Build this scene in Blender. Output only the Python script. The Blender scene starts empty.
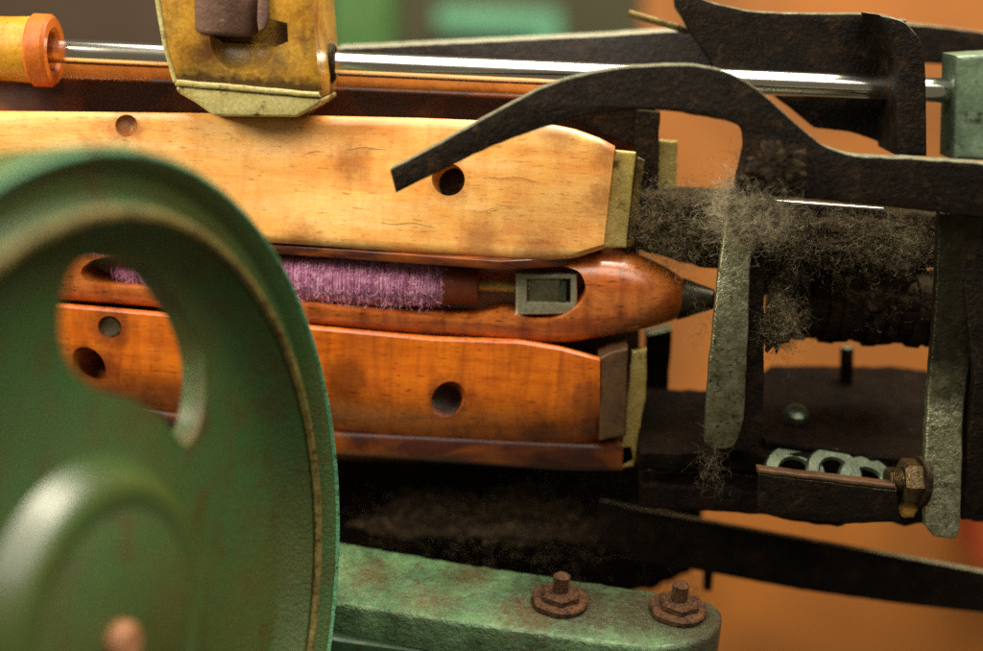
import bpy, bmesh, math, random
from mathutils import Vector, Matrix, noise
R_ = math.radians
sc = bpy.context.scene
COL = sc.collection
random.seed(7)

# ------------------------------------------------------------------ camera
TH, PI_, D = R_(2.7), R_(15), .60
X = Vector((1, 0, 0)); U0 = Vector((0, math.sin(PI_), math.cos(PI_))); F = Vector((0, math.cos(PI_), -math.sin(PI_)))
CR = X*math.cos(TH) + U0*math.sin(TH); CU = -X*math.sin(TH) + U0*math.cos(TH); CC = -F*D
LENS = 50
cd = bpy.data.cameras.new('camera'); cam = bpy.data.objects.new('camera', cd); COL.objects.link(cam)
m = Matrix((CR, CU, -F)).transposed().to_4x4(); m.translation = CC; cam.matrix_world = m
cd.lens = LENS; cd.sensor_width = 36; cd.clip_start = .02; cd.clip_end = 30
cd.dof.use_dof = True; cd.dof.focus_distance = .582; cd.dof.aperture_fstop = 2.5
sc.camera = cam

def ray(px, py):
    k = 36/LENS/983
    return CR*((px-491.5)*k) + CU*(-(py-325.5)*k) + F
def P(px, py, Y):
    d = ray(px, py); return CC + d*((Y-CC.y)/d.y)
def pxm(px, py, Y):           # metres per pixel there
    return (P(px, py, Y)-CC).dot(F)*36/LENS/983

class Plane:
    def __init__(s, px, py, Y, n=(0, -1, 0)):
        s.o = P(px, py, Y); s.n = Vector(n).normalized()
        h = Vector((1, 0, 0)); s.u = (h - s.n*h.dot(s.n)).normalized(); s.v = s.n.cross(s.u)
    def xy(s, px, py):
        d = ray(px, py); t = (s.o-CC).dot(s.n)/d.dot(s.n); q = CC+d*t-s.o
        return (q.dot(s.u), q.dot(s.v))
    def w(s, x, y, z=0): return s.o+s.u*x+s.v*y+s.n*z
def FP(Y, tilt=0, yaw=0, px=491, py=325):
    return Plane(px, py, Y, (math.sin(R_(yaw)), -1, math.tan(R_(tilt))))

def sm(pts, n=5):             # smooth open polyline (Catmull-Rom)
    p = [Vector(q) for q in pts]; p = [2*p[0]-p[1]]+p+[2*p[-1]-p[-2]]; out = []
    for i in range(1, len(p)-2):
        for k in range(n):
            t = k/n; a, b, c, d = p[i-1:i+3]
            out.append(tuple(.5*((2*b)+(-a+c)*t+(2*a-5*b+4*c-d)*t*t+(-a+3*b-3*c+d)*t**3)))
    out.append(tuple(p[-2])); return out
def rough(pts, amp, step=4, sc_=.08):   # uneven worn outline
    out = []; n = len(pts)
    for i in range(n):
        a = Vector(pts[i][:2]); b = Vector(pts[(i+1) % n][:2]); L = (b-a).length; k = max(1, int(L/step))
        for j in range(k):
            q = a.lerp(b, j/k)
            q = q+Vector((noise.noise((q.x*sc_, q.y*sc_, 3.1)), noise.noise((q.x*sc_, q.y*sc_, 9.7))))*amp
            out.append((q.x, q.y))
    return out

# ------------------------------------------------------------------ scene graph
def tag(o, label, cat, group=None, kind=None):
    if label: o['label'] = label
    if cat: o['category'] = cat
    if group: o['group'] = group
    if kind: o['kind'] = kind
    return o
def thing(name, label, cat, loc, group=None):
    o = bpy.data.objects.new(name, None); o.empty_display_size = .01; COL.objects.link(o); o.location = loc
    return tag(o, label, cat, group)
def wloc(o):
    v = Vector((0, 0, 0))
    while o is not None: v += o.location; o = o.parent
    return v
def link(name, me, mat, parent=None, smooth=30):
    o = bpy.data.objects.new(name, me); COL.objects.link(o)
    if mat:
        me.materials.clear(); me.materials.append(mat)
    if smooth:
        me.polygons.foreach_set('use_smooth', [True]*len(me.polygons)); me.set_sharp_from_angle(angle=R_(smooth))
    if parent is not None:
        o.parent = parent; me.transform(Matrix.Translation(-wloc(parent)))
    else:
        # origin at the middle of the thing's base
        xs = [v.co for v in me.vertices]
        c = Vector(((min(v.x for v in xs)+max(v.x for v in xs))/2, (min(v.y for v in xs)+max(v.y for v in xs))/2, min(v.z for v in xs)))
        me.transform(Matrix.Translation(-c)); o.location = c
    return o
def bm_me(bm, name='m'):
    bmesh.ops.recalc_face_normals(bm, faces=bm.faces)
    me = bpy.data.meshes.new(name); bm.to_mesh(me); bm.free(); return me
def evalmesh(o):
    dg = bpy.context.evaluated_depsgraph_get(); dg.update()
    me = bpy.data.meshes.new_from_object(o.evaluated_get(dg)); return me
def boolean(me, cutters, op='DIFFERENCE', bevel=0, bang=40, seg=2):
    o = bpy.data.objects.new('tmp', me); COL.objects.link(o); cs = []
    for c in cutters:
        co = bpy.data.objects.new('tmpc', c); COL.objects.link(co); cs.append(co)
        md = o.modifiers.new('b', 'BOOLEAN'); md.object = co; md.operation = op; md.solver = 'EXACT'
    if bevel:
        md = o.modifiers.new('v', 'BEVEL'); md.width = bevel; md.segments = seg; md.limit_method = 'ANGLE'; md.angle_limit = R_(bang)
    bpy.context.view_layer.update()
    r = evalmesh(o); r.materials.clear()
    for q in cs+[o]: bpy.data.objects.remove(q)
    return r

def plate_me(pts, pl, thick, bevel=.0006, holes=(), z0=0):
    cu = bpy.data.curves.new('c', 'CURVE'); cu.dimensions = '2D'; cu.fill_mode = 'BOTH'
    def area(q): return sum(q[i][0]*q[(i+1) % len(q)][1]-q[(i+1) % len(q)][0]*q[i][1] for i in range(len(q)))
    for n_, loop in enumerate([pts]+list(holes)):
        q = [pl.xy(*p[:2]) for p in loop]
        if area(q) < 0: q.reverse()
        s = cu.splines.new('POLY'); s.points.add(len(q)-1); s.use_cyclic_u = True
        for a, b in zip(s.points, q): a.co = (b[0], b[1], 0, 1)
    cu.extrude = max(thick/2-bevel, .00005); cu.bevel_depth = bevel; cu.bevel_resolution = 2; cu.offset = -bevel*.9
    o = bpy.data.objects.new('t', cu); COL.objects.link(o); me = evalmesh(o); bpy.data.objects.remove(o)
    bm = bmesh.new(); bm.from_mesh(me); bmesh.ops.remove_doubles(bm, verts=bm.verts, dist=1e-6)
    for v in bm.verts: v.co = pl.w(v.co.x, v.co.y, v.co.z-thick/2+z0)
    me = bm_me(bm); return me
def plate(name, pts, pl, thick, mat, parent=None, bevel=.0006, holes=(), amp=0, z0=0):
    if amp: pts = rough(pts, amp)
    return link(name, plate_me(pts, pl, thick, bevel, holes, z0), mat, parent)

def frame(axis):
    a = Vector(axis).normalized(); h = Vector((0, 0, 1)) if abs(a.z) < .9 else Vector((1, 0, 0))
    u = h.cross(a).normalized(); return u, a.cross(u), a
def lathe_me(prof, o, axis, seg=64, wob=0):   # prof: (h along axis, r)
    u, v, a = frame(axis); bm = bmesh.new(); rings = []
    for h, r in prof:
        if r < 1e-7: rings.append([bm.verts.new(o+a*h)])
        else:
            ring = []
            for k in range(seg):
                t = 2*math.pi*k/seg; rr = r*(1+wob*noise.noise((math.cos(t)*2, math.sin(t)*2, h*200)))
                ring.append(bm.verts.new(o+a*h+(u*math.cos(t)+v*math.sin(t))*rr))
            rings.append(ring)
    for A, B in zip(rings, rings[1:]):
        for k in range(seg):
            k2 = (k+1) % seg
            if len(A) == 1 and len(B) == 1: break
            if len(A) == 1: bm.faces.new((A[0], B[k], B[k2]))
            elif len(B) == 1: bm.faces.new((A[k], A[k2], B[0]))
            else: bm.faces.new((A[k], A[k2], B[k2], B[k]))
    return bm_me(bm)
def lathe(name, prof, o, axis, mat, parent=None, seg=64, wob=0, smooth=30):
    return link(name, lathe_me(prof, o, axis, seg, wob), mat, parent, smooth)
def cylp(L, r, b): return [(0, 0), (0, r-b), (b*.3, r-b*.3), (b, r), (L-b, r), (L-b*.3, r-b*.3), (L, r-b), (L, 0)]
def ringp(L, r, ri, b): return [(b, ri), (0, ri+b), (0, r-b), (b, r), (L-b, r), (L, r-b), (L, ri+b), (L-b, ri), (b, ri)]
def rod(name, a, b, r, mat, parent=None, bev=.0005, seg=48):
    return lathe(name, cylp((b-a).length, r, bev), a, b-a, mat, parent, seg)
def loft(name, A, YA, B, YB, mat, parent=None, bevel=.0006, cutters=()):   # hull between two pixel polygons at two depths
    bm = bmesh.new()
    a = [bm.verts.new(P(x, y, YA)) for x, y in A]; b = [bm.verts.new(P(x, y, YB)) for x, y in B]; n = len(a)
    bm.faces.new(a); bm.faces.new(b[::-1])
    for i in range(n): bm.faces.new((a[i], b[i], b[(i+1) % n], a[(i+1) % n]))
    me = boolean(bm_me(bm), cutters, bevel=bevel, bang=20, seg=3)
    return link(name, me, mat, parent)

def tubes(bm, lines, r, k=3):
    for ln in lines:
        rr = r*random.uniform(.6, 1.4); prev = None; n = len(ln)
        for i, p in enumerate(ln):
            t = (ln[min(i+1, n-1)]-ln[max(i-1, 0)])
            if t.length < 1e-9: t = Vector((1, 0, 0))
            u, v, a = frame(t); q = rr*(1 if 0 < i < n-1 else .4)
            ring = [bm.verts.new(p+(u*math.cos(2*math.pi*j/k)+v*math.sin(2*math.pi*j/k))*q) for j in range(k)]
            if prev:
                for j in range(k): bm.faces.new((prev[j], prev[(j+1) % k], ring[(j+1) % k], ring[j]))
            prev = ring
def rv(s=1):
    return Vector((random.gauss(0, s), random.gauss(0, s), random.gauss(0, s)))
def curl(p, L, n=9, d=None, turn=.9, sag=0):
    d = (d or rv()).normalized(); out = [p.copy()]; w = rv().normalized()
    for i in range(n):
        w = (w+rv(.5)).normalized(); d = (d+w.cross(d)*turn+Vector((0, 0, -sag))).normalized(); p = p+d*(L/n); out.append(p.copy())
    return out

# ------------------------------------------------------------------ materials
def lin(h):
    h = h.lstrip('#'); v = [int(h[i:i+2], 16)/255 for i in (0, 2, 4)]
    return tuple(c/12.92 if c <= .04045 else ((c+.055)/1.055)**2.4 for c in v)+(1,)
class N:
    def __init__(s, name):
        s.m = bpy.data.materials.new(name); s.m.use_nodes = True; s.t = s.m.node_tree; s.b = s.t.nodes['Principled BSDF']
        s.tc = s.t.nodes.new('ShaderNodeTexCoord')
    def set(s, **k):
        for a, v in k.items():
            i = s.b.inputs[a.replace('_', ' ')]
            if hasattr(v, 'is_output') or isinstance(v, bpy.types.NodeSocket): s.t.links.new(v, i)
            else: i.default_value = v
    def vec(s, scale=(1, 1, 1), rot=(0, 0, 0)):
        n = s.t.nodes.new('ShaderNodeMapping'); n.inputs['Scale'].default_value = scale; n.inputs['Rotation'].default_value = rot
        s.t.links.new(s.tc.outputs['Object'], n.inputs['Vector']); return n.outputs[0]
    def noise(s, scale, vec=None, det=4, rough=.6, dist=0, off=0):
        n = s.t.nodes.new('ShaderNodeTexNoise'); n.noise_dimensions = '4D'; n.inputs['W'].default_value = off
        n.inputs['Scale'].default_value = scale; n.inputs['Detail'].default_value = det; n.inputs['Roughness'].default_value = rough; n.inputs['Distortion'].default_value = dist
        s.t.links.new(vec or s.vec(), n.inputs['Vector']); return n.outputs['Fac']
    def vor(s, scale, vec=None):
        n = s.t.nodes.new('ShaderNodeTexVoronoi'); n.inputs['Scale'].default_value = scale
        s.t.links.new(vec or s.vec(), n.inputs['Vector']); return n.outputs['Distance']
    def ramp(s, f, *st):
        n = s.t.nodes.new('ShaderNodeValToRGB'); e = n.color_ramp.elements
        while len(e) < len(st): e.new(.5)
        for x, (p, c) in zip(e, st):
            x.position = p; x.color = c if isinstance(c, tuple) else (lin(c) if isinstance(c, str) else (c, c, c, 1))
        s.t.links.new(f, n.inputs[0]); return n.outputs[0]
    def mix(s, f, a, b, mode='MIX'):
        n = s.t.nodes.new('ShaderNodeMix'); n.data_type = 'RGBA'; n.blend_type = mode
        for i, v in ((0, f), (6, a), (7, b)):
            if isinstance(v, bpy.types.NodeSocket): s.t.links.new(v, n.inputs[i])
            else: n.inputs[i].default_value = lin(v) if isinstance(v, str) else v
        return n.outputs[2]
    def math(s, op, a, b):
        n = s.t.nodes.new('ShaderNodeMath'); n.operation = op
        for i, v in ((0, a), (1, b)):
            if isinstance(v, bpy.types.NodeSocket): s.t.links.new(v, n.inputs[i])
            else: n.inputs[i].default_value = v
        return n.outputs[0]
    def bump(s, h, st=.3, dist=.001):
        n = s.t.nodes.new('ShaderNodeBump'); n.inputs['Strength'].default_value = st; n.inputs['Distance'].default_value = dist
        s.t.links.new(h, n.inputs['Height'])
        if s.b.inputs['Normal'].is_linked: s.t.links.new(s.b.inputs['Normal'].links[0].from_socket, n.inputs['Normal'])
        s.t.links.new(n.outputs[0], s.b.inputs['Normal'])

def grime(name, c1, c2, c3=None, sc=60, fine=900, rgh=(.35, .7), metal=0, bump=.4, bd=.0006, spot=(.58, .68), spotsc=140, aniso=(1, 1, 1), coat=0, top_light=None, gamt=.55, spec=.5):
    k = N(name); v = k.vec(aniso)
    f = k.noise(sc, v, 6, .65, .3); c = k.mix(k.ramp(f, (.35, 0.), (.65, 1.)), c1, c2)
    if c3: c = k.mix(k.ramp(k.noise(spotsc, v, 7, .7, .5, 5), (spot[0], 0.), (spot[1], 1.)), c, c3)
    g = k.noise(fine, None, 3, .7, 0, 2)
    c = k.mix(gamt, c, k.ramp(g, (.3, .25), (.7, 1.)), 'MULTIPLY')
    if top_light:   # highlight painted as a pale tone on faces that look up
        ge = k.t.nodes.new('ShaderNodeNewGeometry'); sp = k.t.nodes.new('ShaderNodeSeparateXYZ'); k.t.links.new(ge.outputs['Normal'], sp.inputs[0])
        d = k.math('MULTIPLY', k.ramp(sp.outputs[2], (.45, 0.), (.8, 1.)), k.ramp(k.noise(300, None, 5, .7, 0, 6), (.3, .35), (.6, top_light[1])))
        c = k.mix(d, c, top_light[0])
    k.set(Base_Color=c, Metallic=metal, Specular_IOR_Level=spec, Roughness=k.ramp(k.noise(sc*2.3, v, 5, .7, 0, 9), (.3, rgh[0]), (.7, rgh[1])), Coat_Weight=coat, Coat_Roughness=.25)
    k.bump(k.math('ADD', k.noise(fine*.5, None, 5, .7), k.noise(sc*3, None, 4, .6)), bump, bd)
    return k.m
def woodmat(name, cA, cB, cC, cstain, cdark, rgh=(.22, .45), coat=.5, fleck=.6, figure=.3, glaze='#c8680c', glz=.55):
    k = N(name)
    g = k.noise(55, k.vec((.25, 1, 1.6)), 6, .6, .9); c = k.ramp(g, (.32, cA), (.5, cB), (.68, cC))
    c = k.mix(k.math('MULTIPLY', k.ramp(k.noise(130, k.vec((1.3, 1, .18)), 4, .6, .5, 3), (.45, 0.), (.75, 1.)), figure), c, cstain)
    fl = k.noise(900, k.vec((.22, 1, 1.5)), 2, .5, 0, 4)             # short dark ray flecks along the grain
    c = k.mix(k.math('MULTIPLY', k.ramp(fl, (.6, 0.), (.68, 1.)), fleck), c, cdark)
    c = k.mix(k.math('MULTIPLY', k.ramp(k.noise(33, k.vec((.8, 1, 1.2)), 5, .65, .8, 7), (.56, 0.), (.7, 1.)), .55), c, cstain)
    c = k.mix(k.math('MULTIPLY', k.ramp(k.noise(85, None, 6, .75, .4, 11), (.66, 0.), (.76, 1.)), .7), c, cdark)
    c = k.mix(k.math('MULTIPLY', k.ramp(k.noise(22, k.vec((.6, 1, 1.3)), 5, .6, 1.2, 15), (.48, 0.), (.66, 1.)), glz), c, glaze)
    c = k.mix(.3, c, k.ramp(k.noise(2200, None, 2, .6), (.3, .35), (.7, 1.)), 'MULTIPLY')
    k.set(Base_Color=c, Roughness=k.ramp(k.noise(60, None, 6, .7, 0, 8), (.3, rgh[0]), (.7, rgh[1])), Coat_Weight=coat, Coat_Roughness=.2)
    k.bump(k.noise(500, k.vec((.2, 1, 1.4)), 4, .6), .25, .0004)
    k.bump(k.noise(45, None, 3, .5), .35, .0015)
    return k.m
W_UP = woodmat('pale varnished beech', '#da924a', '#e6ae5e', '#ecc084', '#bc6a1c', '#43240f', (.24, .5), .6, .45, .4, '#d67c14', .4)
W_LO = woodmat('amber varnished beech', '#c85c05', '#d8700c', '#b04a04', '#7e3000', '#240a04', (.24, .5), .4, .65, .8, '#944004', .5)
W_SH = woodmat('red brown shuttle wood', '#ac4e18', '#c4702e', '#8c380e', '#5c1a06', '#240a04', (.16, .42), .8, .9, .75, '#8a3408', .6)
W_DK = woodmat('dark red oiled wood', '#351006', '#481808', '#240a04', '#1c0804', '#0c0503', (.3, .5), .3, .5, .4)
W_RAIL = woodmat('orange rail wood', '#b8661e', '#cc7c2c', '#96480e', '#7a3008', '#301006', (.25, .45), .5, .5, .3)
IRON = grime('oily black iron', '#120e09', '#221911', '#3e2d1b', 60, 1000, (.3, .7), .5, 1.0, .0009, (.52, .7), 130, top_light=('#8c8c72', .9), spec=.2)
IRON_RUST = grime('brown iron with painted top light', '#17110a', '#2e2114', '#543a20', 90, 900, (.35, .85), .4, 1.0, .0014, (.52, .7), 260, top_light=('#5a5038', .55), spec=.15)
PLATF = grime('oily dusty casting', '#100a06', '#21150b', '#44301a', 60, 800, (.35, .85), .3, 1.0, .0014, (.58, .74), 200, spec=.1)
WORN = grime('worn greenish steel', '#6e6e50', '#a4a486', '#2e2b18', 160, 1100, (.16, .42), .75, .7, .0008, (.54, .66), 420, gamt=.5)
def worn_dark():  # upper half darkened: shade of the curved lever put into the colour
    m_ = WORN.copy(); m_.name = 'worn steel with shade painted on upper part'; t = m_.node_tree; b = t.nodes['Principled BSDF']
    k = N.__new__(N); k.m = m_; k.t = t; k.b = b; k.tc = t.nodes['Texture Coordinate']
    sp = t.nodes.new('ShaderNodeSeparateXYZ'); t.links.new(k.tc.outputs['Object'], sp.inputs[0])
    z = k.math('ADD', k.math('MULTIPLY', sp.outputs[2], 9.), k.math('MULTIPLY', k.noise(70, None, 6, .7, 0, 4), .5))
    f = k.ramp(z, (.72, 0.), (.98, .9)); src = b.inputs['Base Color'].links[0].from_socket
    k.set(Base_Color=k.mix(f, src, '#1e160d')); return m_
STEELD = grime('dull grey steel', '#96937a', '#b4b29a', '#4a4430', 80, 900, (.25, .45), .6, .4, .0004, (.6, .7), 200)
STEELT = grime('dark tip steel', '#3e3a2e', '#55503e', '#1e1a10', 120, 900, (.2, .4), .7, .5, .0005, (.55, .7), 250)
BRIGHTW = grime('bright washer steel', '#4c5446', '#666e5a', '#2c2818', 160, 900, (.25, .45), .85, .3, .0004, (.6, .75), 200)
BRASS = grime('old yellow brass', '#b79a48', '#d2bc72', '#6e4c16', 90, 900, (.3, .55), .35, .5, .0005, (.56, .68), 160)
BRASSD = grime('dark brass', '#5c4a1c', '#7e6a30', '#241706', 90, 900, (.35, .6), .5, .5, .0005, (.5, .65), 180)
PICK = grime('oil stained yellow hide', '#bc7e18', '#d6a83e', '#5c2c0a', 30, 900, (.24, .45), .1, .5, .0005, (.45, .68), 45, coat=.5)
PICKL = grime('pale yellow hide', '#b9a860', '#cdc184', '#5a3c12', 60, 700, (.3, .5), 0, .4, .0005, (.56, .66), 120, coat=.3)
COLL = grime('amber buffer', '#c07c10', '#d29a24', '#6a3008', 60, 700, (.3, .5), 0, .4, .0005, (.58, .7), 120, coat=.4)
COLLR = grime('orange buffer rim', '#b8560e', '#c86a18', '#5c2406', 60, 700, (.35, .55), 0, .4, .0005, (.6, .7), 160)
LEATH = grime('worn brown leather', '#5c3c30', '#7c5a4a', '#9c8270', 90, 1300, (.5, .8), 0, .8, .0006, (.58, .72), 300)
GRNW = grime('olive green wheel paint', '#525826', '#36602e', '#543612', 12, 1300, (.32, .5), 0, .9, .0009, (.5, .75), 45, coat=.1, spec=.45)
GRNH = grime('rubbed olive hub paint', '#4c5622', '#3e5a2c', '#4a3a16', 20, 1200, (.2, .34), 0, .4, .0006, (.55, .75), 45, coat=.5)
BEADM = grime('bare worn edge paint', '#5c5626', '#8a7c40', '#4e2a10', 120, 1200, (.35, .6), .2, .8, .0008, (.5, .62), 300)
MINT_LIT = grime('chipped mint with painted edge light', '#4c8a60', '#6aa67c', '#3c3014', 160, 1200, (.3, .5), .0, .8, .0008, (.52, .62), 300)  # lit rim edge painted as a paler mint
GRNB = grime('chipped green bracket paint', '#4a6c44', '#7aa26e', '#5c3a1c', 70, 800, (.18, .42), 0, 1.0, .0018, (.56, .68), 100, coat=.4)
RUST = grime('rusty thread', '#4a2c14', '#7c5028', '#180c06', 260, 1400, (.4, .9), .25, 1.0, .0010, (.48, .62), 500)
NUTM = grime('greased brown steel', '#5a4a30', '#8a7450', '#20140a', 200, 1400, (.22, .5), .85, .7, .0005, (.52, .66), 500)
MINT = grime('mint machine paint', '#5fa883', '#76bd9a', None, 20, 300, (.4, .6))
GREENP = grime('mid green machine paint', '#4c7a3c', '#5f8c4c', None, 20, 300, (.4, .6))
PAPER = grime('brown bobbin tube', '#6a2c14', '#7e3a1c', '#451a0a', 60, 900, (.4, .6))
def chrome():
    k = N('polished steel'); k.set(Base_Color=(.78, .76, .70, 1), Metallic=1, Roughness=k.ramp(k.noise(300, k.vec((.05, 1, 1)), 4, .7), (.3, .12), (.7, .22)))
    k.bump(k.noise(900, k.vec((.02, 1, 1)), 3, .6), .08, .0002); return k.m
CHROME = chrome()
def flat(name, c, c2, r=.8, sc=3):
    k = N(name); k.set(Base_Color=k.mix(k.ramp(k.noise(sc, None, 3, .5, .5), (.35, 0.), (.65, 1.)), c, c2), Roughness=r); return k.m
def fibre(name, c, c2, c3, sheen=0):
    k = N(name); k.set(Base_Color=k.ramp(k.noise(260, None, 4, .7), (.35, c), (.5, c2), (.66, c3)), Roughness=.9, Sheen_Weight=sheen, Specular_IOR_Level=.2); return k.m
YARN = fibre('purple wool', '#84486c', '#ac6c92', '#cc9cb6', .25)
YARNF = fibre('wool fuzz', '#c47cae', '#dca6c6', '#e4c0b0', .2)
LINT = fibre('grey brown lint', '#3a3122', '#5c503a', '#a09474')
LINTP = fibre('pale lint', '#6a604a', '#8e846a', '#bcb296')
LINTD = fibre('dark oily lint', '#140e08', '#261b10', '#4a3a24')

WORN_SHADED = worn_dark()
def add_spots(o, pts, r0, r1, col, amt=.9, nz=.004):   # darkens round given places: gathered dirt, dark bands, shade painted in holes
    m_ = o.data.materials[0].copy(); m_.name = o.data.materials[0].name+' darkened'; o.data.materials[0] = m_
    t = m_.node_tree; b = t.nodes['Principled BSDF']; k = N.__new__(N); k.m = m_; k.t = t; k.b = b; k.tc = t.nodes['Texture Coordinate']
    base = wloc(o); nn = k.math('MULTIPLY', k.math('SUBTRACT', k.noise(260, None, 6, .7, 0, 13), .5), nz*4); acc = None
    for p in pts:
        d = t.nodes.new('ShaderNodeVectorMath'); d.operation = 'DISTANCE'; t.links.new(k.tc.outputs['Object'], d.inputs[0]); d.inputs[1].default_value = p-base
        acc = d.outputs['Value'] if acc is None else k.math('MINIMUM', acc, d.outputs['Value'])
    f = k.math('DIVIDE', k.math('SUBTRACT', k.math('ADD', acc, nn), r0), r1-r0)
    f = k.ramp(f, (0., amt), (1., 0.)); src = b.inputs['Base Color'].links[0].from_socket
    k.set(Base_Color=k.mix(f, src, col))
# ------------------------------------------------------------------ shuttle box
HP = lambda cx, cy, rx, ry, n=28: [(cx+rx*math.cos(2*math.pi*i/n), cy+ry*math.sin(2*math.pi*i/n)) for i in range(n)]
def board_me(top, bot, xl, xr, prof, Yb, n=90, mseg=22):   # top/bot: polylines in px; prof(v): front depth, v 0 top..1 bottom
    def at(pl, s):
        L = [0]
        for a, b in zip(pl, pl[1:]): L.append(L[-1]+math.dist(a, b))
        d = s*L[-1]
        for i in range(len(pl)-1):
            if d <= L[i+1]+1e-9:
                t = (d-L[i])/(L[i+1]-L[i]); return (pl[i][0]*(1-t)+pl[i+1][0]*t, pl[i][1]*(1-t)+pl[i+1][1]*t)
        return pl[-1]
    bm = bmesh.new(); G = []
    for i in range(n+1):
        a = at(top, i/n); b = at(bot, i/n); row = []
        e = 0
        dd = min(1, (1-i/n)*n/2.5); e = .0012*(1-math.sqrt(max(0, 1-(1-dd)**2)))
        for j in range(mseg+1):
            v = .5-.5*math.cos(math.pi*j/mseg)
            row.append(bm.verts.new(P(a[0]*(1-v)+b[0]*v, a[1]*(1-v)+b[1]*v, prof(v)+e)))
        row.append(bm.verts.new(P(b[0], b[1]-2, Yb))); row.insert(0, bm.verts.new(P(a[0], a[1]+2, Yb))); G.append(row)
    for i in range(n):
        for j in range(len(G[0])-1): bm.faces.new((G[i][j], G[i+1][j], G[i+1][j+1], G[i][j+1]))
        bm.faces.new((G[i][0], G[i][-1], G[i+1][-1], G[i+1][0]))
    bm.faces.new(G[0][::-1]); bm.faces.new(G[-1])
    return bm_me(bm)
def drill(px, py, r, Y, axis=(0, 1, 0), dep=.006, L=.03):
    o = P(px, py, Y); a = Vector(axis).normalized(); return lathe_me([(0, 0), (0, r), (L, r), (L, 0)], o-a*(L-dep), a, 32)

sb = thing('shuttle_box', 'stack of varnished wooden shuttle compartments with metal end plates, in the middle of the machine', 'shuttle box', P(330, 470, .03))
def prof_up(v): # leans back towards the top, rounded edges
    e = .0022*max(0, 1-v/.05)**2+.003*max(0, 1-(1-v)/.06)**2
    return .012*(1-v)+e
top = [(-160, 107), (0, 111), (200, 113), (420, 118), (545, 123), (575, 129), (600, 138), (615, 146)]
bot = [(-160, 222), (100, 233), (275, 243), (400, 252), (500, 259), (540, 261), (575, 258), (603, 249)]
me = board_me(top, bot, 0, 0, prof_up, .03)
me = boolean(me, [drill(449, 180, .0070, .008, (.25, 1, -.35), .014), drill(127, 126, .0048, .012, (-.1, 1, -.25), .003)])
ub = link('front_board', me, W_UP, sb, 35); ub['label'] = 'pale upper wooden board, scratched, with one round hole'
lathe('plug', [(0, 0), (0, .0066), (-.003, .0066), (-.003, 0)], P(450, 183, .017), (-.25, -1, .35), IRON_RUST, ub)
lathe('screw', [(0, 0), (.0006, .0026), (0, .0034), (-.002, .0034)], P(127, 127, .0155), (0, -1, .2), STEELD, ub)
bmx = bmesh.new(); lines = []
for (x0, y0), (x1, y1) in [((288, 158), (330, 150)), ((330, 150), (386, 148)), ((288, 154), (295, 176)), ((380, 222), (436, 226)), ((486, 176), (540, 181)), ((470, 212), (520, 205))]:
    lines.append([P(x0+(x1-x0)*t/8, y0+(y1-y0)*t/8+1.5*math.sin(t), prof_up(min(1, max(0, (y0+(y1-y0)*t/8-115)/135)))-.00002) for t in range(9)])
SCR = flat('dirt in scratch', '#4a2412', '#6a3a1c')
for ln in lines:
    bmx = bmesh.new(); tubes(bmx, [ln], .00013, 4); link('scratch', bm_me(bmx), SCR, ub, 60)
def prof_lo(v):
    return .0022*max(0, 1-v/.05)**2+.016*max(0, (v-.45)/.55)**2.6
top = [(-160, 285), (60, 303), (290, 323), (430, 336), (520, 339), (560, 346), (600, 357)]
bot = [(-160, 375), (60, 400), (200, 418), (330, 431), (430, 440), (520, 447), (562, 448), (600, 440)]
me = board_me(top, bot, 0, 0, prof_lo, .03)
me = boolean(me, [drill(448, 399, .0073, .001, (-.3, 1, -.5), .013), drill(110, 327, .0052, .001, (-.1, 1, -.1), .006), drill(90, 363, .0064, .001, (.5, 1, -.5), .014)])
lb = link('front_board', me, W_LO, sb, 35); lb['label'] = 'amber lower wooden board with round screw holes'
s = lathe('screw', [(0, 0), (0, .004), (-.0006, .0047), (-.003, .0047)], P(110, 327, .006), (0, -1, .1), STEELD, lb)
add_spots(lb, [P(448, 399, .010), P(90, 363, .010)], .0068, .0085, '#180a04', .92, .0006)  # shade painted into the two open holes
add_spots(lb, [P(448, 399, .0), P(90, 363, .0), P(110, 327, .0), P(345, 380, .0), P(590, 400, .0), P(600, 430, .002), P(540, 446, .004)], .0065, .013, '#4a1c06', .6, .004)
add_spots(ub, [P(449, 180, .006), P(127, 126, .012), P(350, 163, .006), P(612, 150, .010), P(606, 200, .004), P(560, 130, .010), P(480, 240, .001), P(540, 252, .001), P(300, 240, .001)], .003, .012, '#7a3c14', .6, .005)
# lowest board, set back
plate('bottom_board', [(-100, 380), (330, 432), (600, 445), (636, 440), (640, 462), (622, 472), (560, 471), (330, 455), (-100, 410)], FP(.012), .03, W_DK, sb, .003)
# end blocks and plates
plate('end_block', [(600, 358), (612, 352), (628, 348), (626, 436), (600, 441)], FP(.0015), .02, grime('brown end iron', '#4a3018', '#604528', '#24160a', 80, 900, (.4, .7), .3), sb, .0012, amp=.6)
plate('end_plate', [(632, 352), (647, 349), (646, 395), (634, 467), (620, 467), (624, 430)], FP(.012), .004, BRASS, sb, .0008, amp=.8)
plate('end_plate', [(615, 150), (636, 152), (626, 248), (602, 248)], FP(.004, 8), .006, BRASS, sb, .0012, amp=.6)
plate('end_plate', [(637, 156), (645, 160), (634, 246), (626, 248)], FP(.008, 8), .01, BRASSD, sb, .0008, amp=.6)
plate('end_plate', [(659, 140), (678, 141), (676, 186), (668, 212), (656, 205)], FP(.045), .004, BRASS, sb, .0008, amp=.8)
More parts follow.
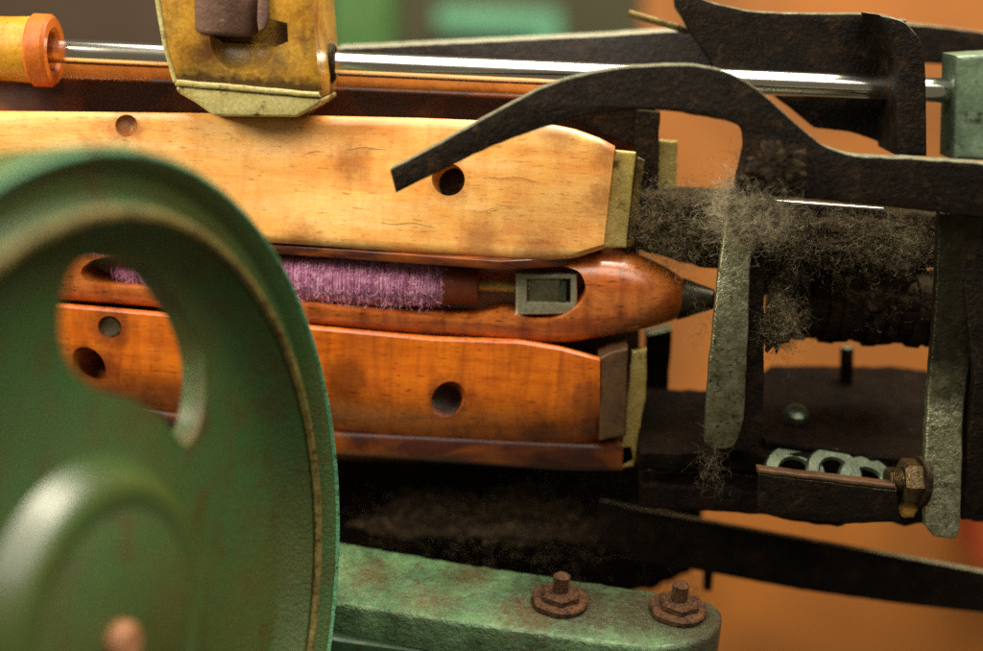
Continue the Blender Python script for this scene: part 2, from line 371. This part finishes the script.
# interior
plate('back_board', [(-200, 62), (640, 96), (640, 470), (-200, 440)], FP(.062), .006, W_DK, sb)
plate('top_rail', [(-40, 60), (160, 63), (340, 68), (560, 84), (640, 92), (640, 104), (560, 97), (340, 88), (-40, 76)], FP(.052), .008, W_RAIL, sb, .0015)
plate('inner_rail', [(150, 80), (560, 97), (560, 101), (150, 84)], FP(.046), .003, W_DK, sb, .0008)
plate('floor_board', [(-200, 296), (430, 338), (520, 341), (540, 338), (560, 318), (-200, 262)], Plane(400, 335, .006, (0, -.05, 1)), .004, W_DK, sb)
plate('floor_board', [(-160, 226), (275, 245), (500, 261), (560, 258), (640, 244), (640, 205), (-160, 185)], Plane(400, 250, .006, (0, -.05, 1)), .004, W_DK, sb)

# ------------------------------------------------------------------ shuttle
YS = .020
sh_top = [(-60, 222), (60, 232), (150, 240), (280, 250), (480, 258), (560, 252), (600, 249), (632, 253), (656, 262), (674, 272), (681, 277)]
sh_bot = [(-60, 288), (60, 297), (150, 304), (280, 318), (400, 330), (480, 336), (560, 341), (600, 337), (635, 331), (660, 325), (676, 320), (681, 317)]
def interp(pl, x):
    for a, b in zip(pl, pl[1:]):
        if x <= b[0]: t = (x-a[0])/(b[0]-a[0]); return a[1]*(1-t)+b[1]*t
    return pl[-1][1]
sh_topS, sh_botS = sm(sh_top, 6), sm(sh_bot, 6)
bm = bmesh.new(); rings = []; n = 110
for i in range(n+1):
    x = -60+(741)*i/n; a = interp(sh_topS, x); b = interp(sh_botS, x)
    c = P(x, (a+b)/2, YS); hz = (b-a)/2*pxm(x, a, YS); tipf = max(0, (x-560)/121); hy = .0165*(1-tipf**2)+hz*tipf**2
    ex = 3.2-1.2*min(1, tipf*1.3)
    ring = []
    for k in range(48):
        t = 2*math.pi*k/48; ct, st = math.cos(t), math.sin(t)
        y = -hy*(abs(ct)**(2/ex))*(1 if ct >= 0 else -1); z = hz*(abs(st)**(2/ex))*(1 if st >= 0 else -1)
        ring.append(bm.verts.new(c+Vector((0, y, z))))
    rings.append(ring)
for A, B in zip(rings, rings[1:]):
    for k in range(48): bm.faces.new((A[k], A[(k+1) % 48], B[(k+1) % 48], B[k]))
bm.faces.new(rings[0][::-1]); bm.faces.new(rings[-1])
cav = rough(sm([(82, 268), (100, 258), (150, 257), (290, 262), (420, 264), (515, 262), (552, 266), (578, 272), (586, 288), (580, 304), (562, 317), (535, 321), (516, 316), (500, 314), (470, 320), (420, 317), (300, 305), (180, 291), (100, 285), (82, 276), (82, 268)], 5)[:-1], .8)
me = boolean(bm_me(bm), [plate_me(cav, FP(.0038), .036, .00005, z0=.0138)], bevel=.0011, bang=38, seg=3)
sh = thing('shuttle', 'red brown wooden shuttle with metal tip lying between the two boards', 'shuttle', P(400, 335, YS))
link('body', me, W_SH, sh, 45)
tip0 = P(677, 298, YS); tax = (P(712, 299, YS-.004)-tip0)
lathe('metal_tip', [(-.002, 0), (-.002, .0096), (.001, .0098), (.005, .0086), (.009, .0070), (.0135, .0056), (.0165, .0045), (.0175, .0025), (.0176, 0)], tip0, tax, STEELT, sh)
cl = plate('bobbin_clamp', [(516, 273), (577, 274), (577, 314), (516, 315)], FP(.0065, 6), .012, STEELD, sh, .0012, holes=[[(527, 279), (571, 279), (571, 303), (527, 302)]])
plate('clamp_block', [(528, 279), (563, 279), (563, 303), (528, 302)], FP(.0080, 6), .01, grime('olive clamp steel', '#66624a', '#828066', '#342e1c', 80, 1400, (.2, .4), .7), cl, .0008)
plate('spring', [(560, 281), (567, 281), (566, 302), (559, 302)], FP(.0066, 6), .004, BRIGHTW, cl, .0015)
# bobbin
bo = thing('bobbin', 'bobbin wound with fuzzy purple wool inside the shuttle', 'bobbin', P(380, 310, YS))
a0, a1 = P(118, 269, YS-.002), P(452, 283, YS-.002); ax = (a1-a0); L = ax.length; axn = ax.normalized(); bu, bv, _ = frame(axn)
def yr(s): # radius profile
    return (.0098*min(1, .55+s*2.0) if s < .4 else .0098+.0014*math.sin((s-.4)*5))*(1-.35*max(0, (s-.93)/.07)**2) + .0004*noise.noise((s*30, 1, 2))
prof = [(0, 0)]+[(L*i/60, yr(i/60)-.0004) for i in range(61)]+[(L, 0)]
core = lathe('yarn', prof, a0, ax, YARN, bo, 48)
bm = bmesh.new(); lines = []
for layer in range(5):
    ln = []; ph = random.random()*6; turns = 95+layer*13; sg = 1 if layer % 2 else -1; N_ = turns*20
    for i in range(N_+1):
        s = i/N_; w = noise.noise((s*220, layer*7, 0))+noise.noise((s*900, layer*3, 2))
        t = ph+sg*s*turns*2*math.pi; r = yr(s)+.0002+.0002*math.sin(s*turns*1.7+layer)+.0002*w
        ln.append(a0+axn*(L*(s+.009*noise.noise((s*60, layer*7, 0))+.0022*w+.010*math.sin(t*.5+layer)*(layer > 2)))+(bu*math.cos(t)+bv*math.sin(t))*r)
    lines.append(ln)
tubes(bm, lines, .00038, 4)
link('yarn_strand', bm_me(bm), YARN, core, 60)
bm = bmesh.new(); lines = []
for i in range(4000):
    s = random.random()**.8; t = random.uniform(0, 2*math.pi); rd = bu*math.cos(t)+bv*math.sin(t); tg = axn.cross(rd)
    p = a0+axn*(L*s)+rd*(yr(s)+.0002)
    lines.append(curl(p, random.uniform(.0015, .005) if random.random() < .96 else .009, 6, rd*random.uniform(.05, .5)+tg*random.uniform(-1, 1)+axn*random.uniform(-.7, .7), .5))
tubes(bm, lines, .00007, 3)
link('yarn_fuzz', bm_me(bm), YARNF, core, 60)
lathe('tube_head', [(-.004, 0), (-.004, .0098), (.0105, .0088), (.0118, .0082), (.0122, .007), (.0122, 0)], a1, ax, PAPER, bo)
rod('spindle', P(462, 284, YS-.002), P(520, 287, YS-.002), .0026, BRASS, bo)

# ------------------------------------------------------------------ rod, buffer, picker
YR = .030
pr = lambda x: P(x, 48.5+(x)*.0446, YR)
rod('spindle_rod', pr(-60), pr(955), .0054, CHROME)
tag(bpy.data.objects['spindle_rod'], 'long polished steel rod running across the top', 'rod')
bf = thing('buffer_collar', 'amber collar around the left end of the polished rod', 'collar', P(20, 85, YR))
ax = pr(50)-pr(-40); c0 = pr(-60)
lathe('sleeve', [(0, 0), (0, .0135), (.026, .0140), (.036, .0145), (.038, .0145), (.0385, .0135), (.0385, 0)], pr(-50), ax, COLL, bf, wob=.02)
lathe('rim', ringp(.0095, .0158, .0088, .0015), pr(33), ax, COLLR, bf, wob=.02)

pk = thing('picker', 'worn yellow picker block sliding on the polished rod', 'picker', P(245, 116, YR))
Af = [(154, -30), (157, 0), (166, 48), (174, 84), (322, 97), (316, 50), (312, 6), (311, -30)]
Ab = [(150, -30), (158, 0), (170, 48), (180, 84), (336, 90), (338, 52), (334, 6), (333, -30)]
cc = P(234, 20, .004); cut = plate_me([(188, -60), (190, 12), (199, 34), (212, 46), (268, 50), (282, 44), (281, 25), (262, 20), (264, -60)], FP(-.02), .036, .0001)
bm = bmesh.new(); bmesh.ops.create_uvsphere(bm, u_segments=48, v_segments=24, radius=.0150)
for v in bm.verts: v.co = v.co+P(241, 40, -.0095)
cut2 = bm_me(bm)
body = loft('body', Af, -.004, Ab, .05, PICK, pk, .0014, [cut, cut2])
add_spots(body, [P(x_, 77+(x_-180)*.09, -.004) for x_ in range(184, 318, 3)], .0010, .0048, '#1c0e05', .85, .0022)  # dark band just above the lip
add_spots(body, [P(x_, 62, .0) for x_ in range(215, 280, 12)], .003, .012, '#2c1408', .7, .003)  # darker round the recess
foot = loft('foot', [(176, 85.5), (322, 98.5), (320, 104), (296, 117), (214, 116), (196, 103), (177, 92)], -.003, [(184, 88), (337, 92), (336, 98), (304, 118), (222, 117), (204, 104), (185, 94)], .045, PICKL, pk, .0014)
plate('lip', [(173, 79), (319, 92), (321, 98), (175, 86)], FP(-.0045), .004, PICKL, pk, .0012, amp=.6)
plate('side_lip', [(151, -20), (156, -20), (167, 48), (177, 82), (173, 83), (163, 48)], FP(-.0046), .004, PICKL, pk, .0008, amp=.5)
dr = lathe('leather_loop', [(0, 0), (0, .0125), (.0006, .0136), (.002, .0142), (.04, .0148), (.04, 0)], P(224, 34, .006), Vector((.03, 0, 1)), LEATH, pk, 96, wob=.02, smooth=60)
plate('leather_flap', [(258, -12), (267, -12), (269, 16), (265, 28), (259, 32), (257, 20)], FP(-.006), .004, LEATH, pk, .001, amp=.6)
lathe('bushing', ringp(.006, .0085, .0056, .001), pr(322), ax, IRON_RUST, pk)

# ------------------------------------------------------------------ iron levers and arms
def ironthing(name, label, cat, pts, pl, th, mat=IRON, bevel=.0006, amp=.5, holes=(), group=None):
    return tag(plate(name, pts, pl, th, mat, None, bevel, holes, amp), label, cat, group)
tp = sm([(390, 170), (440, 143), (500, 110), (545, 87), (590, 73), (640, 66), (690, 65), (717, 69), (742, 79), (767, 97), (790, 118), (812, 137), (830, 148), (860, 156), (920, 159), (1030, 167)], 6)
bt = sm([(1030, 224), (983, 218), (900, 208), (850, 203), (790, 197), (760, 194), (738, 190), (742, 165), (746, 142), (738, 125), (700, 116), (655, 110), (600, 113), (550, 126), (500, 143), (440, 171), (396, 193)], 5)
ironthing('curved_lever', 'long curved black iron lever with hooked end reaching over the upper board', 'lever', tp+bt, FP(-.030), .009, bevel=.0008, amp=.7)
gp = thing('guard_casting', 'black iron guard casting behind the right end of the rod', 'casting', P(800, 130, .05))
plate('web', [(673, -20), (677, 8), (690, 30), (712, 62), (714, 75), (770, 92), (800, 115), (815, 128), (850, 132), (880, 142), (897, 154), (906, 152), (906, 20)]+sm([(906, 24), (880, 14), (830, 14), (760, 12), (730, 7), (700, -2), (690, -20)], 4)[1:], FP(.046), .010, IRON, gp, .0008, amp=.6)
plate('flange', sm([(880, 15), (902, 21), (916, 34), (924, 52), (926, 80)], 4)+[(927, 156), (898, 156), (897, 100), (900, 60), (888, 30)], FP(.012), .034, IRON, gp, .001, amp=.5)
ironthing('tapered_arm', 'flat tapered dark arm lying behind the polished rod', 'arm', [(335, 49), (480, 42), (600, 36), (700, 30), (716, 42), (716, 80), (600, 74), (335, 62)], FP(.068, 0), .03, grime('arm iron', '#0f0b07', '#22170d', '#4a3219', 90, 900, (.4, .9), 0, .8, .001, top_light=('#a09c84', 1.)), .0006, .4)
tag(rod('pin', P(628, 13, .06), P(690, 31, .06), .0017, BRASSD), 'thin brass pin sticking out beside the guard casting', 'pin')
ironthing('top_bar', 'black bar at the upper right corner behind the guard casting', 'bar', sm([(900, 24), (940, 27), (1020, 38)], 4)+[(1020, 72), (940, 64), (900, 62)], FP(.09), .03)
ironthing('steel_block', 'blurred pale green steel block at the right edge above the curved lever', 'block', [(957, 56), (1030, 52), (1030, 160), (954, 160)], FP(.02), .022, grime('pale green casting', '#50604a', '#74886c', '#2a2c1a', 70, 500, (.4, .6), .1), .002)
st = sm([(733, 196), (724, 235), (716, 290), (710, 350), (707, 400), (706, 446)], 5)+sm([(716, 455), (736, 450), (744, 420), (745, 380), (747, 320), (750, 260), (756, 215), (757, 190)], 5)
l1 = thing('upright_lever', 'flat upright worn steel lever covered in lint, left of the roller', 'lever', P(725, 455, -.01))
plate('face', st, FP(-.018), .005, WORN, l1, .0009, amp=.9)
plate('web', [(744, 196), (768, 200), (764, 300), (764, 380), (762, 440), (748, 452), (722, 450)], FP(-.012), .02, IRON, l1, .001, amp=.8)
st = [(942, 214)]+sm([(940, 300), (936, 380), (930, 440), (925, 500), (924, 524)], 4)+sm([(932, 533), (948, 535), (957, 528), (963, 480), (968, 430), (975, 380), (984, 300)], 4)+[(986, 214)]
l2 = thing('upright_lever', 'upright worn steel lever at the right edge, bright at its rounded foot', 'lever', P(945, 535, -.02))
plate('face', st, FP(-.022), .006, WORN_SHADED, l2, .0012, amp=.9)
plate('web', [(955, 200), (1010, 200), (1010, 300), (985, 520), (962, 520), (975, 380)], FP(-.018), .02, IRON, l2, .001)
ironthing('edge_plate', 'small pale plate at the right edge beside the upright lever', 'plate', [(976, 306), (1000, 306), (1000, 356), (977, 354)], FP(.03), .01, WORN, .001)
tag(lathe('edge_nut', ringp(.02, .018, .006, .003), P(968, 482, .01), (1, 0, 0), IRON_RUST, None, 24), 'dark round nut at the right edge behind the foot of the lever', 'nut')

def bend(o, fn, steps=26):
    me = o.data; bm = bmesh.new(); bm.from_mesh(me); z0 = min(v.co.z for v in bm.verts); z1 = max(v.co.z for v in bm.verts)
    for i in range(1, steps):
        bmesh.ops.bisect_plane(bm, geom=bm.verts[:]+bm.edges[:]+bm.faces[:], plane_co=(0, 0, z0+(z1-z0)*i/steps), plane_no=(0, 0, 1))
    for v in bm.verts: v.co.y += fn((v.co.z-z0)/(z1-z0))
    bm.to_mesh(me); bm.free()
    me.polygons.foreach_set('use_smooth', [True]*len(me.polygons)); me.set_sharp_from_angle(angle=R_(40))
bend(l1.children[0], lambda t: -.010*math.sin(t*math.pi)+.006)
bend(l2.children[0], lambda t: .030*max(0, .5-abs(t-.5))*0+(.030*t if t < .42 else .030*.42-.010*(t-.42)) - .004)
# roller under the curved lever
ro = thing('roller', 'dark lint covered roller between the two upright levers', 'roller', P(850, 345, .03))
rax = P(935, 304, .03)-P(770, 296, .03)
gr = [(0, 0), (0, .016), (.002, .0180)]
for q_ in range(10): gr += [(.003+q_*.0066, .0186-.0008*(q_ % 3)), (.0080+q_*.0066, .0186-.0008*(q_ % 3)), (.0084+q_*.0066, .0168), (.0092+q_*.0066, .0168)]
lathe('drum', gr+[(.072, .018), (.0745, .016), (.0745, 0)], P(772, 300, .03), rax, IRON_RUST, ro, wob=.07)
lathe('end_disc', cylp(.008, .021, .002), P(806, 262, .03), rax, IRON_RUST, ro, wob=.03)
plate('cover', [(640, 196), (700, 193), (770, 200), (938, 214), (938, 268), (850, 272), (760, 276), (700, 268), (640, 250)], FP(.020), .02, IRON_RUST, ro, .003, amp=2)
plate('slot_rail', [(766, 200), (884, 210), (884, 221), (766, 212)], FP(.008), .008, IRON, ro, .0008)
rod('slot_rod', P(770, 201, .002), P(884, 209, .002), .0007, CHROME, ro)
ironthing('picker_post', 'dark square post behind the brass end plate of the upper board', 'post', [(637, 110), (660, 112), (656, 250), (634, 250)], FP(.035), .012, IRON_RUST, .001, 1)
ironthing('side_post', 'dark upright post right of the lower board end', 'post', [(648, 335), (672, 330), (668, 400), (645, 480), (640, 480), (646, 395)], FP(.05), .012, IRON, .001, 1)
ironthing('cross_bracket', 'dark bracket above the right end of the upper board', 'bracket', [(560, 104), (655, 104), (655, 150), (620, 142), (588, 126), (560, 118)], FP(.04), .012, IRON_RUST, .001, 1.2)

# platform with washers and bolt
pf = thing('iron_platform', 'dark oily iron platform below the roller', 'platform', P(800, 530, .02))
plate('deck', [(640, 452), (935, 458), (938, 372), (900, 366), (770, 364), (755, 380), (740, 392), (640, 386)], Plane(800, 450, .0, (0, -.25, 1)), .01, PLATF, pf, .0015, amp=2)
plate('channel_back', [(640, 440), (765, 444), (925, 468), (925, 505), (640, 490)], FP(.012), .01, IRON, pf, .001, amp=.8)
plate('channel_lip', [(764, 440), (895, 458), (896, 463), (764, 446)], FP(-.002), .006, PLATF, pf, .0008, amp=.8)
plate('channel_front', [(758, 474), (897, 491), (900, 522), (848, 524), (758, 514)], FP(-.0225), .004, IRON, pf, .001, amp=1)
plate('channel_lip', [(758, 469), (895, 485), (897, 490), (758, 473.5)], FP(-.0232), .006, grime('rusty lip', '#4a2e18', '#6a4a2c', '#1c120a', 90), pf, .0008, amp=.8)
plate('skirt', [(640, 484), (720, 488), (848, 504), (846, 524), (838, 528), (815, 525), (760, 515), (640, 508)], FP(-.004), .01, PLATF, pf, .0015, amp=1.5)
plate('skirt', [(640, 470), (760, 476), (900, 492), (925, 505), (925, 524), (905, 527), (880, 517), (846, 505), (640, 488)], FP(.002), .012, IRON, pf, .0015, amp=2.5)
plate('step', [(772, 398), (884, 401), (890, 440), (766, 434)], Plane(800, 440, .012, (0, -.25, 1)), .006, IRON, pf, .001, amp=1.5)
tag(rod('stop_pin', P(846, 388, .06), P(847, 347, .06), .0032, IRON), 'short dark pin standing on the platform below the roller', 'pin')
wl = [('leftmost large washer leaning in the channel', 794, 475, 32, -.0085), ('middle washer leaning in the channel, partly hidden', 833, 474, 29, -.0078), ('rightmost washer leaning in the channel beside the bolt', 866, 485, 31, -.0095)]
for i, (lb_, x, y, r, Y) in enumerate(wl):
    rr = r*pxm(x, y, Y); w = lathe('washer', ringp(.0026, rr, rr*.5, .0010), P(x, y, Y), (.12, -.8, 1.0-.06*i), BRIGHTW, None, 56)
    tag(w, lb_, 'washer', 'washers in the channel')
tag(lathe('round_stud', [(0.002, 0), (.0018, .003), (.0005, .005), (-.002, .006), (-.004, 0)], P(797, 412, .02), (0, -.5, 1), BRIGHTW), 'small shiny round stud on the platform deck', 'stud')
bl = thing('bolt', 'rusty hexagon bolt beside the foot of the right upright lever', 'bolt', P(905, 500, -.01))
bx = Vector((1, .1, 0)); nr = .0098
lathe('nut', [(0, 0), (0, nr*.8), (.0012, nr), (.0085, nr), (.0097, nr*.8), (.0097, 0)], P(900, 480, -.016), bx, NUTM, bl, 6, smooth=20)
thp = [(-.006, 0)]+[(-.006+i*.0005, .0058 if i % 2 else .0050) for i in range(28)]+[(.008, 0)]
lathe('thread', thp, P(900, 480, -.016), bx, NUTM, bl, 32)
lathe('washer', ringp(.003, .011, .005, .0006), P(917, 481, -.016), bx, IRON_RUST, bl, 40)
tag(lathe('wax_lump', [(0, 0), (.0005, .0035), (.003, .0042), (.0045, .003), (.005, 0)], P(906, 508, -.012), (0, -1, .4), PICK, None, 20, .2), 'small amber blob of grease under the hexagon bolt', 'grease blob')
ironthing('flat_bar', 'long black flat bar running down to the lower right corner', 'bar', [(600, 500), (640, 510), (760, 532), (900, 557), (1040, 583), (1040, 620), (983, 613), (900, 604), (800, 590), (700, 571), (640, 560), (600, 540)], FP(.03), .0045, IRON, .0006, .4)
ironthing('hanging_pin', 'short black pin hanging under the flat bar', 'pin', [(705, 565), (714, 566), (712, 592), (704, 591)], FP(.045), .005)
fr = ironthing('machine_frame', 'dark oily iron machine frame below the shuttle box', 'frame', [(-200, 400), (655, 445), (700, 480), (705, 505), (690, 575), (650, 592), (-200, 700)], FP(.075), .02, PLATF, .003, 4)

# ------------------------------------------------------------------ green bracket
gb = thing('green_bracket', 'chipped green bracket with two rusty studs, along the bottom', 'bracket', P(520, 640, -.03))
gpl = Plane(520, 600, -.035, (.0, -.10, 1))
out = [(150, 505), (338, 541), (450, 561), (600, 583), (690, 596)]+sm([(700, 598), (716, 606), (722, 618), (714, 632), (690, 643), (650, 648)], 4)+[(600, 642), (450, 620), (338, 603), (150, 570)]
plate('casting', out, gpl, .018, GRNB, gb, .0022, amp=1.2)
gbo = bpy.data.objects['casting']; gw = lambda x, y: gpl.w(*gpl.xy(x, y))
add_spots(gbo, [gw(560, 603), gw(585, 606), gw(678, 612), gw(640, 612), gw(700, 625)], .010, .030, '#36240f', .85, .010)
add_spots(gbo, [gw(370, 575), gw(470, 575), gw(430, 600), gw(520, 615)], .000, .018, '#5a3a1a', .7, .012)
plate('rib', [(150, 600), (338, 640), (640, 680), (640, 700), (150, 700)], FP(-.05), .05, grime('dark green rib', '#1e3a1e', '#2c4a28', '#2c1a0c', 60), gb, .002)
sts = [(560, 603, 'rusty stud and nut near the middle of the green bracket'), (678, 612, 'rusty stud and nut at the rounded end of the green bracket')]
for i, (x, y, lb_) in enumerate(sts):
    q = gpl.xy(x, y); o = gpl.w(*q); st_ = thing('stud', lb_, 'stud', o, 'rusty studs on the green bracket')
    lathe('washer', ringp(.0035, .0125, .003, .0008), o-gpl.n*.0003, gpl.n, RUST, st_, 40, .05)
    lathe('nut', [(.002, .0), (.002, .0080), (.003, .0092), (.0055, .0092), (.0065, .0080), (.0065, 0)], o, Matrix.Rotation(.35*i, 3, 'Z') @ gpl.n, RUST, st_, 6, smooth=20)
    lathe('thread', [(.006, 0)]+[(.006+j*.0005, (.0037 if j % 2 else .0030)) for j in range(16)]+[(.0148, .002), (.0153, 0)], o, gpl.n, RUST, st_, 24)

# ------------------------------------------------------------------ green hand wheel
WC = Vector((-.11071, -.19183, -.05765)); WR = .1558; wa, wb = 1.2477, .0812
wn = Vector((math.sin(wa)*math.cos(wb), -math.cos(wa)*math.cos(wb), math.sin(wb)))
wd = Vector((math.cos(wa), math.sin(wa), 0)); ww = wd.cross(wn).normalized(); ww = ww if ww.z > 0 else -ww
R0 = WR
def wxy(px, py, h):  # pixel -> disc plane at height h
    d = ray(px, py); o = WC+wn*h; t = (o-CC).dot(wn)/d.dot(wn); q = CC+d*t-o; return q.dot(wd), q.dot(ww)
prof = [(-.022, 0), (-.022, .80*R0), (-.030, .84*R0), (-.031, .97*R0), (-.029, .99*R0), (-.004, R0), (-.001, .993*R0), (0, .98*R0), (-.001, .965*R0), (-.0045, .945*R0), (-.005, .90*R0), (-.002, .875*R0), (-.0005, .865*R0), (-.001, .85*R0), (-.005, .835*R0), (-.010, .81*R0), (-.012, .78*R0), (-.012, .35*R0), (-.010, .32*R0), (-.004, .30*R0), (-.002, .28*R0), (-.002, 0)]
wm = lathe_me(prof, WC, wn, 160)
hole_px = sm([(72, 272), (82, 262), (105, 259), (135, 262), (158, 275), (175, 296), (192, 322), (203, 352), (206, 385), (203, 415), (196, 436), (186, 446), (176, 436), (160, 415), (135, 400), (105, 392), (82, 380), (68, 358), (62, 325), (65, 295), (72, 272)], 4)[:-1]
bm = bmesh.new(); A = []; B = []
for x, y in hole_px:
    u_, v_ = wxy(x, y, -.012); A.append(bm.verts.new(WC+wd*u_+ww*v_+wn*.01)); B.append(bm.verts.new(WC+wd*u_+ww*v_-wn*.04))
bm.faces.new(A); bm.faces.new(B[::-1])
for i in range(len(A)): bm.faces.new((A[i], B[i], B[(i+1) % len(A)], A[(i+1) % len(A)]))
cutw = bm_me(bm)
wm = boolean(wm, [cutw], bevel=.003, bang=50, seg=4)
hw = thing('hand_wheel', 'big olive green cast wheel out of focus at the lower left', 'wheel', WC-ww*WR)
link('disc', wm, GRNW, hw, 40)
HC = WC+wd*0
lathe('inner_bead', ringp(.0030, .880*R0, .852*R0, .0013), WC-wn*.0012, wn, BEADM, hw, 200)
lathe('edge_light_ring', ringp(.0024, .994*R0, .978*R0, .0009), WC-wn*.0014, wn, MINT_LIT, hw, 200)  # thin added ring carrying the painted edge light
lathe('hub', [(-.014, 0), (-.014, .060), (-.0095, .057), (-.005, .0535), (-.0018, .050), (-.0010, .047), (-.0018, .043), (-.0028, .037), (-.0035, .028), (-.004, .015), (-.004, 0)], HC, wn, GRNH, hw, 96)
lathe('shaft_end', [(-.010, 0), (-.010, .007), (.001, .007), (.003, .005), (.003, 0)], HC, wn, grime('tan shaft end', '#a06a44', '#b47e58', None), hw, 40)

# ------------------------------------------------------------------ lint
def lint(name, label, centre, size, nf, Lf, r=.000033, mat=LINT, core=True, seed=0, sag=0, cmat=LINTD):
    random.seed(seed); c = P(*centre); s = pxm(*centre[:3])
    e = Vector((size[0]*s, size[2], size[1]*s)); bm = bmesh.new()
    if core:
        bmesh.ops.create_icosphere(bm, subdivisions=5, radius=1)
        for v in bm.verts:
            k = .72+.55*noise.fractal(v.co*1.7+Vector((seed, 0, 0)), .9, 2, 5); q = v.co*k; v.co = c+Vector((q.x*e.x, q.y*e.y, q.z*e.z))
    lines = []
    for i in range(nf):
        q = rv(.55 if core else .45)
        if core and q.length < .6: q = q.normalized()*random.uniform(.6, 1.05)
        p = c+Vector((q.x*e.x, q.y*e.y, q.z*e.z)); lines.append(curl(p, random.uniform(.4, 1.5)*Lf, 10, None, random.uniform(.3, 1.3), sag))
    t = link(name, None, None) if False else None
    em = thing(name, label, 'lint', c-Vector((0, 0, e.z)), 'tufts of lint')
    if core: link('felted_core', bm_me(bm), cmat, em, 60); bm = bmesh.new()
    tubes(bm, lines, r, 3); link('fibres', bm_me(bm), mat, em, 80)
    return em
lint('lint_tuft', 'pale frizzy lint tuft on top of the left upright lever', (751, 208, -.022), (30, 27, .010), 4200, .012, seed=1, mat=LINTP)
lint('lint_tuft', 'grey fuzzy lint left of the upright lever above the shuttle tip', (680, 225, .012), (38, 34, .010), 4500, .008, seed=2)
lint('lint_tuft', 'long matted lint hanging over the roller', (836, 238, .002), (84, 22, .012), 7500, .009, seed=3, sag=.1)
lint('lint_tuft', 'brown lint hanging under the hook of the curved lever', (775, 165, -.03), (34, 26, .006), 1400, .007, seed=4, mat=LINTD)
lint('lint_tuft', 'dark stringy lint right of the upright lever below the roller', (778, 325, -.010), (20, 26, .006), 1400, .009, seed=5, mat=LINT, core=True)
lint('lint_tuft', 'dark fuzz on the right half of the roller drum', (885, 290, .014), (46, 34, .005), 500, .006, seed=6, mat=LINT)
lint('lint_tuft', 'loose strands of lint below the left upright lever', (714, 462, -.012), (16, 34, .006), 110, .014, seed=7, mat=LINT, core=False)
lint('lint_tuft', 'thin lint beside the shuttle tip under the upright lever', (700, 325, .0), (14, 26, .005), 60, .010, seed=8, mat=LINT, core=False)
lint('lint_tuft', 'dark lint between the lever and the roller', (778, 262, .004), (18, 30, .006), 1200, .008, seed=9, mat=LINT)
lint('lint_tuft', 'brown dusty fluff on the dark machine frame under the lower board', (520, 520, .05), (150, 42, .008), 1300, .012, seed=10)
lint('lint_tuft', 'rusty fluff around the left stud of the green bracket', (560, 592, -.03), (34, 16, .012), 300, .008, seed=11, mat=LINTD, core=False)
lint('lint_tuft', 'rusty fluff around the right stud of the green bracket', (676, 602, -.03), (34, 14, .012), 300, .008, seed=12, mat=LINTD, core=False)

# ------------------------------------------------------------------ background
wallm = flat('olive grey wall', '#5b5a46', '#6c6a54', .9, 1.5)
w = plate('wall', [(-600, -500), (1700, -500), (1700, 1200), (-600, 1200)], FP(2.6), .05, wallm); w['kind'] = 'structure'
tag(plate('wooden_partition', [(650, -300), (1500, -300), (1500, 1000), (560, 1000), (640, 300)], FP(1.15), .03, flat('orange painted wood', '#b06a26', '#7e4c1a', .7, 3.5)), 'blurred orange wooden partition far behind the right half', 'partition')
tag(plate('shade_panel', [(-300, -300), (182, -300), (186, 400), (-300, 400)], FP(1.3), .2, flat('dark brown shade stand-in', '#3c2a1c', '#4a3826', .7, 4), None, .005), 'blurred dark brown panel standing in for shade at the upper left', 'shade_panel')  # dark panel added for the shadow on the left of the wall
tag(plate('red_box', [(980, 500), (1060, 500), (1060, 575), (978, 566)], FP(1.0), .1, flat('red painted tin', '#a04010', '#8c340e')), 'blurred red box at the lower right edge', 'box')
g2 = thing('background_machine', 'blurred mint green machine behind the polished rod', 'machine', P(450, 60, 1.5))
plate('column', [(325, -200), (392, -200), (392, 120), (325, 120)], FP(1.5), .1, GREENP, g2, .02)
plate('beam', [(436, 8), (560, 12), (562, 80), (534, 80), (532, 36), (436, 30)], FP(1.5), .1, MINT, g2, .008)
plate('base_panel', [(392, 40), (534, 40), (534, 200), (392, 200)], FP(1.62), .1, flat('dull brown green', '#3a4028', '#4a4c34'), g2, .01)

# ------------------------------------------------------------------ light
wd_ = bpy.data.worlds.new('World'); sc.world = wd_; wd_.use_nodes = True
bg = wd_.node_tree.nodes['Background']; bg.inputs[0].default_value = (.9, .75, .5, 1); bg.inputs[1].default_value = .13
def area(name, loc, tgt, sx, sy, power, col):
    l = bpy.data.lights.new(name, 'AREA'); l.shape = 'RECTANGLE'; l.size = sx; l.size_y = sy; l.energy = power; l.color = col
    o = bpy.data.objects.new(name, l); COL.objects.link(o); o.location = loc
    o.rotation_euler = (Vector(tgt)-Vector(loc)).to_track_quat('-Z', 'Y').to_euler(); return o
area('window_light', (.10, -.22, .85), (.05, -.02, 0), 1.2, 1.25, 17, (1, .96, .86))
area('left_light', (-.95, -.45, .55), (-.1, -.1, 0), .35, .4, 16, (1, .90, .68))
area('backdrop_fill', (.6, .3, 1.7), (.6, 1.3, 0), 1.2, 1.0, 52, (1, .88, .66))  # added lamp that brightens only the background
vs = sc.view_settings; vs.view_transform = 'Standard'; vs.look = 'None'; vs.exposure = .3; vs.gamma = 1
sc.cycles.use_denoising = False
